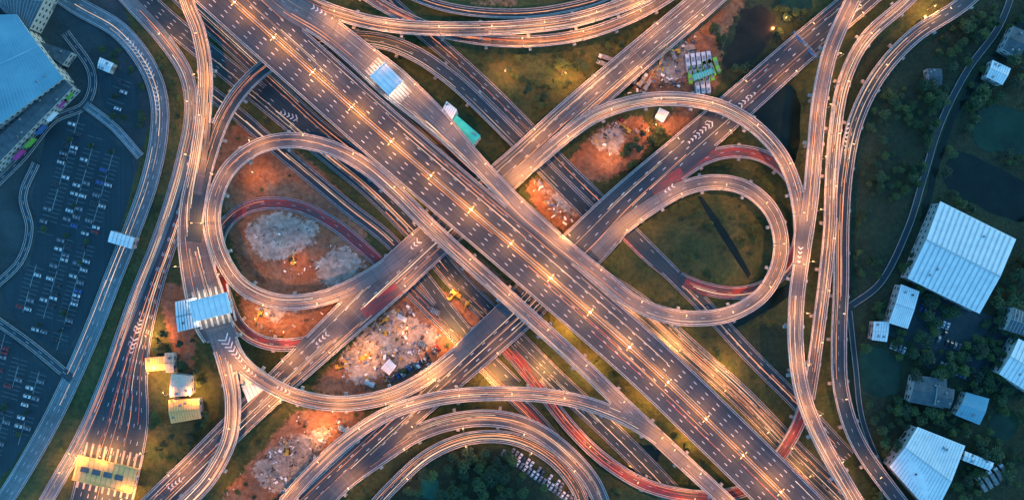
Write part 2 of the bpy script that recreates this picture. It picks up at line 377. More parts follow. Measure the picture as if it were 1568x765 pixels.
def add_lamp(p,d,dbl,e,white=False):
    o=bpy.data.objects.new('street_lamp',LM[dbl]); o.location=p; o.rotation_euler=(0,0,math.atan2(d[1],d[0])); scene.collection.objects.link(o)
    lo=bpy.data.objects.new('lamp_light',lampdata(e,white)); lo.location=((0 if dbl else 2.1),0,LH+.1); scene.collection.objects.link(lo); lo.parent=o
nv=0
tolls=[P(322,470,14),P(592,121,16),P(161,725,0)]
for p,d,db,e in lamps:
    if abs(p[0])>340 or abs(p[1])>175: continue
    if any(math.hypot(p[0]-t[0],p[1]-t[1])<13 for t in tolls): continue
    if any(s[2]>p[2]+3 and dd<s[3]+2.5 for co,i,dd in kd.find_range((p[0],p[1],0),24) for s in (allS[i],)): 
        if p[2]>1: continue
        if any(s[2]-1.5<LH+1 and s[2]>2 and dd<s[3]+2.5 for co,i,dd in kd.find_range((p[0],p[1],0),24) for s in (allS[i],)): continue
    add_lamp(p,d,db,e*random.choice((.7,1,1,1.25))); nv+=1
for (px,py,e) in [(900,70,15000),(860,115,9000),(960,85,9000),(1040,25,12000),(1420,15,9000),(1395,80,6000),(1340,30,7000),(875,505,14000),(835,560,9000),(905,560,12000),(960,640,9000),(765,585,9000),(720,620,8000),(560,690,9000),(500,655,6000),(240,515,12000),(235,565,9000),(300,600,8000),(620,285,10000),(695,440,5000),(1060,665,9000),(1000,600,9000),(1020,520,9000),(1100,560,8000),(1000,190,3500),(930,235,4000),(560,540,4000),(265,600,8000),(1190,40,5000),(850,160,5000),(690,515,7000),(225,690,6000),(112,712,7000),(205,752,7000),(150,764,7000),(172,694,6000),(400,480,3000),(820,290,3500),(1110,660,9000),(1180,730,7000),(700,300,6000),(650,230,5000),(900,455,9000),(840,400,6000),(345,720,3000),(620,500,3000),(445,500,2500),(400,270,2500),(455,400,1800),(775,110,5000),(1230,100,3000)]:  # poles round the ochre toll canopy and lower-left houses are added to brighten them
    x,y,_=P(px,py,0); a=random.random()*6.28
    if any(s[2]>2 and s[2]<LH+2 and dd<s[3]+2.5 for co,i,dd in kd.find_range((x,y,0),24) for s in (allS[i],)): continue
    add_lamp((x,y,0),(math.cos(a),math.sin(a)),False,e*.75)
print('lamps',nv)
# ------------------------------------------------------------ raster masks
RX0,RY0,RW,RH=-240,-180,1024,564
gx=RX0+np.arange(RW)*2.0; gy=RY0+np.arange(RH)*2.0
GX,GY=np.meshgrid(gx,gy)
def inpoly(poly,X_,Y_):
    c=np.zeros(X_.shape,bool);n=len(poly)
    for i in range(n):
        x1,y1=poly[i];x2,y2=poly[(i+1)%n]
        if y1==y2: continue
        t=((y1>Y_)!=(y2>Y_))&(X_<(x2-x1)*(Y_-y1)/(y2-y1)+x1); c^=t
    return c
def blur(a,k):
    for ax in(0,1):
        for _ in range(2):
            c=np.cumsum(np.concatenate([np.repeat(np.take(a,[0],ax),k+1,ax),a,np.repeat(np.take(a,[-1],ax),k,ax)],ax),ax)
            n=a.shape[ax]
            a=(np.take(c,range(2*k+1,2*k+1+n),ax)-np.take(c,range(0,n),ax))/(2*k+1)
    return a
def polymask(polys,k=4):
    m=np.zeros(GX.shape)
    for p in polys: m=np.maximum(m,inpoly(p,GX,GY))
    return blur(m,k)
dirt=[[(350,185),(400,205),(470,240),(560,335),(545,350),(430,300),(345,330),(325,260)],[(360,430),(440,460),(520,455),(600,430),(540,500),(480,520),(380,510)],[(865,250),(920,195),(985,175),(1000,210),(975,250),(930,275),(890,280)],[(950,130),(1010,95),(1040,40),(1090,-5),(1150,-10),(1110,50),(1100,130),(1060,175),(1020,150)],
 [(330,770),(400,690),(450,630),(570,620),(540,660),(450,765)],[(640,420),(760,500),(690,570),(590,610),(470,600),(550,520)],[(800,270),(860,280),(900,340),(880,370),(820,320)],[(400,760),(440,640),(500,640)],[(1000,180),(1060,170),(1110,200),(1050,230)],[(240,430),(300,440),(300,600),(260,520)],[(345,340),(430,300),(560,350),(570,430),(480,470),(380,450)],[(700,0),(800,-10),(800,10),(720,10)],[(660,400),(720,380),(800,450),(790,500)],[(1190,700),(1300,765),(1150,800)]]
rubble=[[(370,350),(420,322),(490,340),(480,370),(440,400),(400,395)],[(485,400),(530,375),(565,405),(520,440),(490,435)],[(520,540),(600,470),(680,510),(630,560),(540,590)],[(380,720),(440,670),(520,650),(430,760)],[(820,285),(870,300),(890,345)],[(980,100),(1050,60),(1080,90),(1030,130)],[(380,470),(440,465),(430,500)],[(890,215),(960,185),(950,240)]]
forest=[[(1290,60),(1420,60),(1500,-20),(1620,-20),(1700,900),(1330,900),(1290,560),(1300,300)],[(600,700),(680,680),(800,690),(860,765),(820,830),(600,830)],[(1090,0),(1250,0),(1220,60),(1150,140),(1100,130)],[(930,240),(1000,190),(1030,210),(960,290)],[(1150,490),(1210,500),(1210,600),(1140,560)]]
paved=[[(-100,-60),(170,-40),(240,150),(215,240),(150,480),(100,600),(-20,760),(-100,760)],[(1400,430),(1530,490),(1600,560),(1560,600),(1430,570),(1350,500)]]
md=polymask(dirt,5);mr=polymask(rubble,4);mf=polymask(forest,6);mp_=polymask(paved,3)
occ=np.zeros(GX.shape)
def paint(px,py,r):
    i0=int((px-r-RX0)/2);i1=int((px+r-RX0)/2)+1;j0=int((py-r-RY0)/2);j1=int((py+r-RY0)/2)+1
    if i1<0 or j1<0 or i0>=RW or j0>=RH:return
    i0=max(i0,0);j0=max(j0,0)
    sx=GX[j0:j1,i0:i1]-px;sy=GY[j0:j1,i0:i1]-py
    occ[j0:j1,i0:i1]=np.maximum(occ[j0:j1,i0:i1],(sx*sx+sy*sy<r*r))
for r in R:
    for i in range(len(r['X'])):
        paint(r['px'][i,0],r['px'][i,1],r['px'][i,3]/2+5)
        paint(r['X'][i]/S+CX,CY-r['Y'][i]/S,r['px'][i,3]/2+5)
roadocc=blur(occ.copy(),3)
# ------------------------------------------------------------ ground
cx=np.concatenate([[-5000,-2500,-1200,-700],(np.arange(-200,1770,4)-CX)*S+0.0,[700,1200,2500,5000]])
cy=np.concatenate([[-5000,-2500,-1000,-500],(CY-np.arange(910,-150,-4))*S,[500,1000,2500,5000]])
GXX,GYY=np.meshgrid(cx,cy); nx,ny=len(cx),len(cy)
ii=np.clip(((GXX/S+CX)-RX0)/2,0,RW-1).astype(int); jj=np.clip(((CY-GYY/S)-RY0)/2,0,RH-1).astype(int)
rn=blur(np.random.rand(*GX.shape),3);rn=(rn-rn.mean())/rn.std(); rn2=blur(np.random.rand(*GX.shape),8);rn2=(rn2-rn2.mean())/rn2.std()
hgt=np.clip(md+mr,0,1)*np.clip(1-roadocc*1.6,0,1)*np.clip(.5+.45*rn+.5*rn2,0,3)*1.3
ZZ=hgt[jj,ii]
co=np.stack([GXX,GYY,ZZ],-1).reshape(-1,3)
idx=np.arange(nx*ny).reshape(ny,nx)
fc=np.stack([idx[:-1,:-1],idx[:-1,1:],idx[1:,1:],idx[1:,:-1]],-1).reshape(-1,4)
me=bpy.data.meshes.new('ground'); me.vertices.add(len(co)); me.vertices.foreach_set('co',co.ravel())
me.loops.add(fc.size); me.loops.foreach_set('vertex_index',fc.ravel().astype(np.int32))
me.polygons.add(len(fc)); me.polygons.foreach_set('loop_start',np.arange(0,fc.size,4,dtype=np.int32)); me.update(calc_edges=True)
at=me.color_attributes.new('mask','FLOAT_COLOR','POINT')
colr=np.stack([md[jj,ii],mr[jj,ii],mf[jj,ii],mp_[jj,ii]],-1).reshape(-1,4).astype(np.float32)
at.data.foreach_set('color',colr.ravel())
m,nt,b=newmat('ground_mixed')
A=N(nt,'ShaderNodeAttribute'); A.attribute_name='mask'
sp=N(nt,'ShaderNodeSeparateColor'); nt.links.new(A.outputs['Color'],sp.inputs[0]); p=pos(nt)
n1=noise(nt,p,0.06,8,.65); n2=noise(nt,p,0.35,8,.7); n3=noise(nt,p,0.025,6,.65)
grass=mixc(nt,ramp(nt,n1,[(.4,0.),(.62,1.)]),ramp(nt,n2,[(.35,(.012,.028,.007)),(.65,(.042,.072,.016))]),ramp(nt,n2,[(.35,(.045,.05,.013)),(.65,(.10,.095,.026))]))
forc=ramp(nt,n2,[(.35,(.007,.019,.009)),(.65,(.022,.044,.017))])
dirc=mixc(nt,ramp(nt,n1,[(.35,0.),(.65,1.)]),ramp(nt,n2,[(.3,(.13,.042,.018)),(.7,(.38,.145,.06))]),ramp(nt,n2,[(.3,(.12,.062,.036)),(.7,(.34,.20,.12))]))
rubc=ramp(nt,n2,[(.3,(.17,.13,.10)),(.5,(.34,.29,.24)),(.7,(.55,.49,.43))])
pavc=ramp(nt,n1,[(.3,(.012,.032,.038)),(.7,(.038,.066,.074))])
def edge(w,k=1.1):
    return ramp(nt,math_(nt,'ADD',w,math_(nt,'MULTIPLY',math_(nt,'SUBTRACT',n2,.5),k)),[(.38,0.),(.6,1.)])
c=mixc(nt,edge(sp.outputs[2]),grass,forc)
c=mixc(nt,edge(sp.outputs[0]),c,dirc); c=mixc(nt,edge(math_(nt,'MULTIPLY',sp.outputs[1],ramp(nt,n1,[(.32,.5),(.48,1.)])),1.6),c,rubc)
c=mixc(nt,ramp(nt,A.outputs['Alpha'],[(.45,0.),(.55,1.)]),c,pavc)
c=mixc(nt,1.0,c,ramp(nt,n3,[(.3,.65),(.7,1.35)]),'MULTIPLY')
nt.links.new(c,b.inputs['Base Color']); b.inputs['Roughness'].default_value=.9
bp=N(nt,'ShaderNodeBump'); bp.inputs['Strength'].default_value=.9; bp.inputs['Distance'].default_value=1.5
nt.links.new(n2,bp.inputs['Height']); nt.links.new(bp.outputs[0],b.inputs['Normal'])
me.materials.append(m); g=bpy.data.objects.new('ground',me); scene.collection.objects.link(g)
# ------------------------------------------------------------ ponds
def blobpoly(pts,jit=3.5):
    p=np.array(pts,float); n=len(p); o=[]
    for i in range(n):
        a,b_,c_,d=p[i-1],p[i],p[(i+1)%n],p[(i+2)%n]
        for t in np.linspace(0,1,8,endpoint=False):
            o.append(0.5*((2*b_)+(-a+c_)*t+(2*a-5*b_+4*c_-d)*t*t+(-a+3*b_-3*c_+d)*t**3)+np.random.randn(2)*jit*.3)
    return o
pz=0.06
def pond(name,pts,mat,smooth=True,z=None):
    global pz,occ; pz+=0.006
    mb=MB(); pp=blobpoly(pts) if smooth else pts
    mb.face([P(q[0],q[1],z or pz) for q in pp][::-1],mat)
    mb.obj(name)
    occ=np.maximum(occ,inpoly([tuple(q) for q in pp],GX,GY))
pond('pond_water',[(1105,60),(1130,20),(1165,10),(1188,30),(1180,60),(1150,95),(1115,105),(1100,85)],'waterb')
pond('pond_water',[(1490,190),(1515,160),(1560,170),(1600,200),(1600,240),(1540,235),(1500,225)],'water')
pond('pond_water',[(1318,535),(1350,533),(1380,560),(1372,600),(1345,607),(1320,590)],'water')
pond('pond_water',[(1455,240),(1480,235),(1600,300),(1600,340),(1530,330),(1450,285)],'waterd')
pond('canal_water',[(1165,130),(1215,135),(1225,200),(1215,250),(1190,225),(1150,170)],'waterd')
pond('canal_water',[(1215,430),(1212,450),(1130,500),(1090,500),(1130,475)],'waterd')
pond('canal_water',[(970,680),(1010,690),(990,730),(960,715)],'waterd')
pond('pond_water',[(645,735),(655,722),(672,740),(668,765),(648,760)],'waterg')
pond('pond_water',[(1520,640),(1545,625),(1560,650),(1540,675),(1515,665)],'water')
pond('canal_water',[(1590,20),(1560,60),(1505,120),(1465,180),(1440,250),(1418,330),(1410,330),(1432,245),(1455,178),(1495,115),(1545,50),(1575,10)],'waterd',True)
pond('pond_water',[(580,508),(592,512),(600,525),(588,532),(578,520)],'water')
pond('ditch_water',[(1068,300),(1074,300),(1090,322),(1110,350),(1132,386),(1150,420),(1145,425),(1122,390),(1100,355),(1082,326)],'waterd',False)
pond('pond_water',[(1195,-10),(1230,-10),(1245,10),(1215,20),(1195,10)],'water')
# ------------------------------------------------------------ parking lots
def lot(name,poly,ang,sp=13.2,occr=.2,treesr=.16,mat='lotasph'):
    global occ
    mb=MB(); mb.face([P(q[0],q[1],.1) for q in poly][::-1],mat,[(q[0]*S,q[1]*S) for q in poly][::-1])
    occ=np.maximum(occ,inpoly(poly,GX,GY))
    c,s=math.cos(ang),math.sin(ang); xs=[q[0] for q in poly];ys=[q[1] for q in poly]
    ox,oy=(min(xs)+max(xs))/2,(min(ys)+max(ys))/2
    carl=[];trl=[]
    for a in range(-24,25):
        for bq in range(-90,91):
            u,v=a*sp/S,bq*2.7/S
            x=ox+u*c-v*s; y=oy+u*s+v*c
            if not all(inpoly(poly,np.array([x+dx]),np.array([y+dy]))[0] for dx,dy in((7,7),(-7,7),(7,-7),(-7,-7),(13,0),(-13,0))): continue
            if bq%21 in(0,1):
                if bq%21==1: trl.append((x,y))
                continue
            for e in(1,-1):
                xx,yy,_=P(x+e*2.7/S*c,y+e*2.7/S*s); mb.box((xx,yy,.13),(4.8,.13,.02),'lotpaint',-ang)
                if random.random()<occr:
                    q=P(x+e*2.7/S*c-1.35/S*s,y+e*2.7/S*s+1.35/S*c); carl.append((q,-ang+(math.pi if random.random()<.5 else 0)))
            if bq%6==0: 
                xx,yy,_=P(x,y); mb.box((xx,yy,.15),(.3,14,.1),'lotpaint',-ang)
                if random.random()<treesr: trl.append((x,y))
    mb.obj(name); return carl,trl
cars=[];ltrees=[]
for poly,an in (([(75,185),(118,172),(150,195),(195,235),(205,262),(190,330),(150,440),(105,535),(60,520),(10,470),(5,440),(45,405),(58,350),(50,300)],math.radians(16)),
             ([(-60,530),(0,500),(45,545),(85,580),(70,620),(15,720),(-60,730)],math.radians(16)),
             ([(150,120),(180,105),(205,120),(215,165),(185,180),(160,165)],math.radians(20))):
    a,b2=lot('parking_lot',poly,an,occr=.24); cars+=a; ltrees+=b2
# ------------------------------------------------------------ vehicles
def carmesh():
    mb=MB(); w=.88
    prof=[(-2.2,.45),(-2.2,.85),(-1.9,.98),(-1.0,1.0),(1.0,.95),(2.0,.8),(2.2,.62),(2.2,.4)]
    Lp=[(x,-w,z) for x,z in prof];Rp=[(x,w,z) for x,z in prof]
    mb.face(Lp[::-1],'car');mb.face(Rp,'car')
    for i in range(len(prof)):
        j=(i+1)%len(prof); mb.face([Lp[i],Lp[j],Rp[j],Rp[i]],'car')
    a=[(-1.7,-.8,.99),(1.0,-.8,.96),(1.0,.8,.96),(-1.7,.8,.99)];t=[(-1.2,-.62,1.45),(.3,-.62,1.45),(.3,.62,1.45),(-1.2,.62,1.45)]
    mb.face(t,'car')
    for i in range(4):
        j=(i+1)%4; mb.face([a[i],a[j],t[j],t[i]],'glass')
    for x in(-1.35,1.35):
        for y in(-.8,.8): mb.beam((x,y-.1,.33),(x,y+.1,.33),.33,.33,'dark',10)
    return mb.mesh('parked_car')
def busmesh(col):
    mb=MB(); mb.box((0,0,1.75),(11,2.5,2.5),col,0,.96); mb.box((0,0,2.1),(10.6,2.53,.8),'glass'); mb.box((1.5,0,3.1),(2.6,1.6,.3),'steel'); mb.box((-3,0,3.1),(1.6,1.4,.25),'steel')
    mb.box((5.46,0,1.9),(.12,2.2,1.3),'glass')
    for x in(-3.5,3.6):
        for y in(-1.15,1.15): mb.beam((x,y-.15,.5),(x,y+.15,.5),.5,.5,'dark',10)
    return mb.mesh('parked_bus')
def truckmesh():
    mb=MB(); mb.box((4.2,0,1.6),(2.1,2.3,2.1),'whitep',0,.92); mb.box((5.2,0,2.0),(.2,2.0,.8),'glass'); mb.box((-.6,0,2.2),(7.2,2.45,2.5),'debr'); mb.box((0,0,.8),(9.5,1,.3),'dark')
    for x in(-3,-1.8,4):
        for y in(-1.1,1.1): mb.beam((x,y-.15,.5),(x,y+.15,.5),.5,.5,'dark',10)
    return mb.mesh('parked_truck')
def excmesh():
    mb=MB(); 
    for y in(-1.2,1.2): mb.box((0,y,.45),(3.8,.6,.9),'dark',0,.85)
    mb.box((-.4,0,1.6),(3.2,2.5,1.2),'yel',0,.9); mb.box((.5,.7,2.4),(1.3,.9,1.3),'glass',0,.85)
    mb.beam((1,-.2,1.8),(3.8,-.2,4.2),.35,.28,'yel');mb.beam((3.8,-.2,4.2),(6,-.2,1.8),.28,.2,'yel');mb.box((6,-.2,1.3),(.9,1.1,.9),'dark',0,.7)
    return mb.mesh('excavator')
CM=carmesh(); BW=busmesh('whitep');BL=busmesh('lime');TM=truckmesh();EM=excmesh()
def put(name,me,p,rot,s=1):
    o=bpy.data.objects.new(name,me); o.location=p; o.rotation_euler=(0,0,rot); o.scale=(s,s,s); scene.collection.objects.link(o); return o
for q,a in cars: put('parked_car',CM,(q[0],q[1],.12),a)
def rowcars(px,py,ang,n,me=CM,name='parked_car',sp=2.7,skip=.15):
    x,y,_=P(px,py)
    for i in range(n):
        if random.random()<skip: continue
        put(name,me,(x+math.cos(ang)*i*sp,y+math.sin(ang)*i*sp,.08),ang+math.pi/2+random.uniform(-.04,.04))
for row in range(3): rowcars(1052+row*3,98+row*18,math.radians(8),5,BW if row!=1 else BL,'parked_bus',3.3,.1)
rowcars(1080,108,math.radians(20),3,BL,'parked_bus',3.4,0)
for r0 in range(4): rowcars(1410+r0*9,470+r0*16,math.radians(-22),6,skip=.35)
rowcars(1365,528,math.radians(-22),24,skip=.1)
rowcars(965,115,math.radians(-30),4,TM,'parked_truck',4);rowcars(1010,90,math.radians(20),3,TM,'parked_truck',4)
rowcars(610,575,math.radians(35),12);rowcars(620,590,math.radians(35),9);rowcars(770,692,math.radians(-35),30,CM,'parked_car',2.8,.1);rowcars(785,690,math.radians(-35),26,CM,'parked_car',2.8,.1);rowcars(925,100,math.radians(70),3,TM,'parked_truck',4)
rowcars(1500,740,math.radians(30),5,TM,'parked_truck',4)
rowcars(925,205,math.radians(40),6)
for px,py in((690,455),(590,490),(450,400),(440,690),(960,200),(1035,80),(400,480),(520,560),(715,465)): put('excavator',EM,(*P(px,py)[:2],.4),random.random()*6,1.1)
# ------------------------------------------------------------ construction debris
def debris(poly,n,mats=('debr','white','sblue','yel','bark'),smax=3):
    xs=[q[0] for q in poly];ys=[q[1] for q in poly];mb=MB();k=0
    while k<n:
        x=random.uniform(min(xs),max(xs));y=random.uniform(min(ys),max(ys)); k+=1
        if not inpoly(poly,np.array([x]),np.array([y]))[0]: continue
        i=int((x-RX0)/2);j=int((y-RY0)/2)
        if occ[j,i]>0.5 or rn[j,i]<random.uniform(-1.2,.8): continue
        w=random.choice(('debr','debr','debr','debr','white','steel','bark')+tuple(mats)); l=random.uniform(.4,smax)*random.choice((.5,1,1))
        q=P(x,y); mb.box((q[0],q[1],.5+hgt[j,i]*.8),(l,random.uniform(.3,l*.7),random.uniform(.3,1.2)),w,random.random()*3,random.uniform(.6,1))
    mb.obj('construction_debris')
debris([(500,540),(600,450),(700,510),(640,580),(540,605)],2200)
debris([(380,720),(440,670),(520,640),(560,660),(430,765)],1500,('debr',))
debris([(650,420),(740,480),(760,540),(690,500)],700)
debris([(980,100),(1060,50),(1090,90),(1030,140),(950,150)],900)
debris([(360,440),(480,465),(600,430),(520,500),(390,510)],260)
debris([(810,270),(870,290),(900,350),(850,340)],560); debris([(370,345),(480,345),(540,390),(450,430)],260,('debr',),2)
debris([(330,765),(400,690),(470,620),(580,625)],600)
debris([(890,180),(1000,170),(1000,200),(900,230)],250)
def crane(px,py,a):
    mb=MB(); mb.box((0,0,.9),(8,2.6,1.0),'yel'); mb.box((3.3,0,1.9),(1.5,2.3,1.3),'glass',0,.9); mb.box((-1.5,0,2.0),(3,2.4,1.4),'yel',0,.9)
    for dy in(-.5,.5):
        for dz in(0,1): mb.beam((-1,dy,2.6+dz),(19,dy*.4,11+dz*.4),.09,.06,'yel',5)
    for i in range(14):
        t=i/14; x=-1+20*t;z=2.6+8.4*t; mb.beam((x,-.5+t*.3,z),(x+1.3,.5-t*.3,z+1.4),.05,.05,'yel',4)
    for x in(-3,-1,2.6):
        for y in(-1.1,1.1): mb.beam((x,y-.2,.55),(x,y+.2,.55),.55,.55,'dark',10)
    o=mb.obj('mobile_crane'); o.location=(*P(px,py)[:2],.3); o.rotation_euler=(0,0,a)
crane(700,450,-.6);crane(560,545,.5);crane(1000,120,1.2)
# ------------------------------------------------------------ buildings
def building(name,quad,h,roof='white',rib='whiteR',nr=16,rise=1.5,wall='wall',storeys=2,units=True,sky=0):
    global occ; occ=np.maximum(occ,blur(inpoly(quad,GX,GY).astype(float),2)>.1)
    q=[P(a,b_,h)[:2] for a,b_ in quad]
    ctr=(sum(a[0] for a in q)/4,sum(a[1] for a in q)/4)
    E=empty(name,(ctr[0],ctr[1],0)); q=[(a[0]-ctr[0],a[1]-ctr[1]) for a in q]
    qs=[(a[0]*.97,a[1]*.97) for a in q]
    mb=MB()
    for i in range(4):
        a,b_=qs[i],qs[(i+1)%4]; mb.face([(b_[0],b_[1],-.2),(a[0],a[1],-.2),(a[0],a[1],h-.2),(b_[0],b_[1],h-.2)],wall)
    mb.obj('walls',E)
    def Rr(u,v,dz=0):
        x=(q[0][0]*(1-u)+q[1][0]*u)*(1-v)+(q[3][0]*(1-u)+q[2][0]*u)*v
        y=(q[0][1]*(1-u)+q[1][1]*u)*(1-v)+(q[3][1]*(1-u)+q[2][1]*u)*v
        return (x,y,h+rise*(1-abs(2*v-1))+dz)
    mb=MB()
    for v0,v1 in((0,.5),(.5,1)): mb.face([Rr(0,v0),Rr(0,v1),Rr(1,v1),Rr(1,v0)],roof)
    for u in(0,1):
        f=[Rr(u,0),Rr(u,.5),Rr(u,1),Rr(u,1,-.5),Rr(u,0,-.5)]; f[3]=(f[2][0],f[2][1],h-.5);f[4]=(f[0][0],f[0][1],h-.5); mb.face(f,wall)
    for v in(0,1): mb.face([Rr(0,v),Rr(1,v),Rr(1,v,-.5),Rr(0,v,-.5)],wall)
    for i in range(1,nr):
        u=i/nr; w_=.1/nr if not sky or i%sky else .15/nr; mt=rib
        for v0,v1 in((.01,.5),(.5,.99)):
            mb.face([Rr(u-w_,v0,.12),Rr(u-w_,v1,.12),Rr(u+w_,v1,.12),Rr(u+w_,v0,.12)],mt)
    mb.face([Rr(0,.49,.2),Rr(0,.51,.2),Rr(1,.51,.2),Rr(1,.49,.2)],rib)
    mb.obj('roof',E)
    if units:
        mb=MB()
        for _ in range(max(3,nr//4)):
            p=Rr(random.uniform(.1,.9),random.choice((.25,.75,.15,.85)),.4); mb.box(p,(1.2,1.2,.9),'steel',.4,.8)
        mb.obj('roof_vents',E)
    mb=MB();md_=MB()
    for i in range(4):
        a=Vector(qs[i]);b_=Vector(qs[(i+1)%4]); d=(b_-a);l=d.length;d/=l;ang=math.atan2(d.y,d.x);nn=Vector((d.y,-d.x))
        if nn.dot((a+b_)/2)<0: nn=-nn
        k=int(l/4)
        for s in range(storeys):
            for t in range(k):
                pp=a+d*((t+.5)*l/k)+nn*.02; mb.box((pp.x,pp.y,1.9+s*(h-1)/storeys),(1.8,.12,1.2),'glass',ang)
        pp=a+d*(l*.5)+nn*.06; md_.box((pp.x,pp.y,1.3),(min(4,l*.4),.14,2.6),'steel',ang)
    mb.obj('windows',E);md_.obj('door',E)
    return E
building('warehouse',[(1440,308),(1556,366),(1500,480),(1390,426)],11,nr=15,rise=2.5,sky=1)
building('warehouse_annex',[(1380,435),(1408,446),(1390,503),(1361,494)],8,nr=10,rise=.8)
building('site_office',[(1338,492),(1362,492),(1358,523),(1335,520)],6,nr=6,rise=.6)
building('warehouse',[(1405,653),(1478,682),(1430,790),(1362,714)],10,nr=18,rise=2)
building('warehouse_annex',[(1478,690),(1522,708),(1516,720),(1474,704)],7,nr=8,rise=.6)
building('factory_building',[(1560,518),(1620,550),(1590,610),(1530,572)],10,nr=10,rise=1.5)
building('factory_building',[(1552,470),(1600,490),(1590,520),(1540,505)],9,'greyR','steel',10)
building('house',[(1480,600),(1515,610),(1500,650),(1463,635)],6,'blueR','blueRr',8,1.2)
building('house',[(1400,575),(1450,580),(1445,625),(1392,615)],7,'greyR','greyR',12,1.8)
building('house',[(1435,590),(1462,596),(1455,625),(1432,620)],9,'greyR','greyR',8,1.2)
building('house',[(1520,92),(1548,105),(1535,130),(1510,118)],6,'white','whiteR',8,1)
building('house',[(1552,40),(1580,52),(1560,90),(1535,75)],7,'greyR','greyR',8,1)
building('house',[(1420,105),(1442,105),(1442,130),(1422,128)],5,'greyR','greyR',8,1)
building('shopping_mall',[(-70,25),(25,22),(97,120),(-70,240)],14,'blueR','blueRr',34,.8,storeys=3)
building('shopping_mall_wing',[(-30,235),(95,118),(112,133),(-15,262)],10,'greyR','greyR',24,.5,storeys=3)
building('office_building',[(-30,-30),(90,-40),(45,45),(5,18)],12,'greyR','steel',14,.6,storeys=3)
building('office_building',[(50,60),(75,85),(95,100),(110,80)],7,'greyR','greyR',6,.5)
building('footbridge_canopy',[(170,353),(206,364),(201,381),(165,370)],7,nr=6,rise=.4,units=False)
building('kiosk_building',[(153,88),(174,97),(167,112),(149,104)],5,nr=6,rise=.6)
building('station_building',[(699,176),(736,208),(722,226),(686,194)],14,'teal','teal',10,.8)
building('station_annex',[(684,155),(700,168),(692,184),(676,170)],16,'white','whiteR',6,.5)
building('site_tent',[(366,570),(398,566),(405,595),(380,616)],8,'white','whiteR',5,2.5,units=False)
building('site_hut',[(596,549),(607,560),(596,574),(583,563)],4,'white','whiteR',5,.8,units=False)
building('house',[(262,572),(292,575),(292,605),(260,608)],8,'cream','whiteR',8,1)
building('house',[(258,612),(305,610),(308,640),(262,648)],6,'orangeR','orangeRr',12,1.8)
building('house',[(222,548),(252,545),(255,566),(224,568)],5,'orangeR','orangeRr',8,1)
building('house',[(252,540),(266,540),(266,570),(254,570)],5,'cream','greyR',6,.8)
building('toll_office',[(268,462),(300,455),(305,500),(272,508)],15,'white','greyR',8,.5)
building('site_hut',[(1060,115),(1090,105),(1093,112),(1063,124)],5,'teal','whiteR',8,.5,units=False)
building('site_hut',[(1010,165),(1025,172),(1015,188),(1003,180)],5,'white','whiteR',5,.8,units=False)
for (x,y) in((610,480),(640,520),(560,580),(520,650),(660,470)):
    building('site_hut',[(x,y),(x+14,y+7),(x+11,y+14),(x-3,y+7)],3.5,random.choice(('whiteR','greyR','blueR')),'whiteR',5,.4,units=False)
for i,(px,py) in enumerate([(28,228),(45,210),(62,190),(78,170),(95,150),(105,140)]):
    mb=MB(); mb.box((0,0,4),(7,.4,5),('pink','sgreen','sblue','white')[i%4],0); mb.beam((-2,0,0),(-2,0,2),.15,.15,'steel');mb.beam((2,0,0),(2,0,2),.15,.15,'steel')
    mb.box((0,-1,6.6),(7,2.2,.2),('pink','sgreen','sblue','white')[i%4])
    o=mb.obj('shop_billboard'); o.location=P(px+8,py+10); o.rotation_euler=(0,0,math.radians(46))
def toll(px,py,ang,across,along,z,mat,lanes):
    x,y,_=P(px,py,z+6); E=empty('toll_plaza',(x,y,z)); E.rotation_euler=(0,0,ang)
    mb=MB(); mb.box((0,0,6),(across,along,.7),mat); n=int(across/3)
    for i in range(n): mb.box((-across/2+(i+.5)*across/n,0,6.42),(.2,along*.98,.16),'orangeRr' if mat=='orangeR' else 'whiteR')
    for sy in(-1,1): mb.box((0,sy*(along/2+.05),6.3),(across+.2,.3,1.3),mat)
    if across>30:
        for i in range(4): mb.box((-across*.33+i*across*.19,0,6.7),(across*.13,along*.2,.7),'greyR')
    mb.obj('canopy',E); mb=MB(); mb2=MB()
    for i in range(lanes+1):
        u=-across/2+1+(across-2)*i/lanes
        for sy in(-.35,.35): mb.beam((u,along*sy,0),(u,along*sy,5.7),.3,.3,'conc',8)
        mb2.box((u,0,.12),(1.2,along*1.9,.24),'conc'); mb2.box((u,0,1.35),(1.1,2.6,2.2),'whitep',0,.95); mb2.box((u,0,1.7),(1.14,2.2,.8),'glass')
    mb.obj('columns',E); mb2.obj('booths',E)
    for i in range(lanes):
        u=-across/2+1+(across-2)*(i+.5)/lanes
        if i%2==0:
            for sy in(-1,1):
                lo=bpy.data.objects.new('canopy_light',lampdata(500,mat=='white')); lo.location=(u,sy*(along/2-.5),5.4); scene.collection.objects.link(lo); lo.parent=E
toll(322,470,math.radians(14),23,12,14.3,'white',6)
toll(592,121,math.radians(45),12,15,16.3,'white',5)
toll(161,725,math.radians(-13),37,15,.4,'orangeR',9)
def gantry(px,py,z,ang,span):
    mb=MB()
    for s in(-1,1): mb.beam((s*span/2,0,-1),(s*span/2,0,7),.3,.25,'steel',8)
    for dz in(6,7.2):
        for dy in(-.5,.5): mb.beam((-span/2,dy,dz),(span/2,dy,dz),.14,.14,'steel',6)
    for i in range(int(span/1.5)): mb.beam((-span/2+i*1.5,-.5,6),(-span/2+(i+1)*1.5,.5,7.2),.08,.08,'steel',4)
    for u in(-.25,.25): mb.box((u*span,-.8,6.2),(5,.2,3),'sblue'); mb.box((u*span,-.93,6.2),(4.4,.05,.4),'paint')
    o=mb.obj('sign_gantry'); x,y,_=P(px,py,z); o.location=(x,y,z); o.rotation_euler=(0,0,ang)
gantry(1228,73,8.1,math.radians(-48),21)
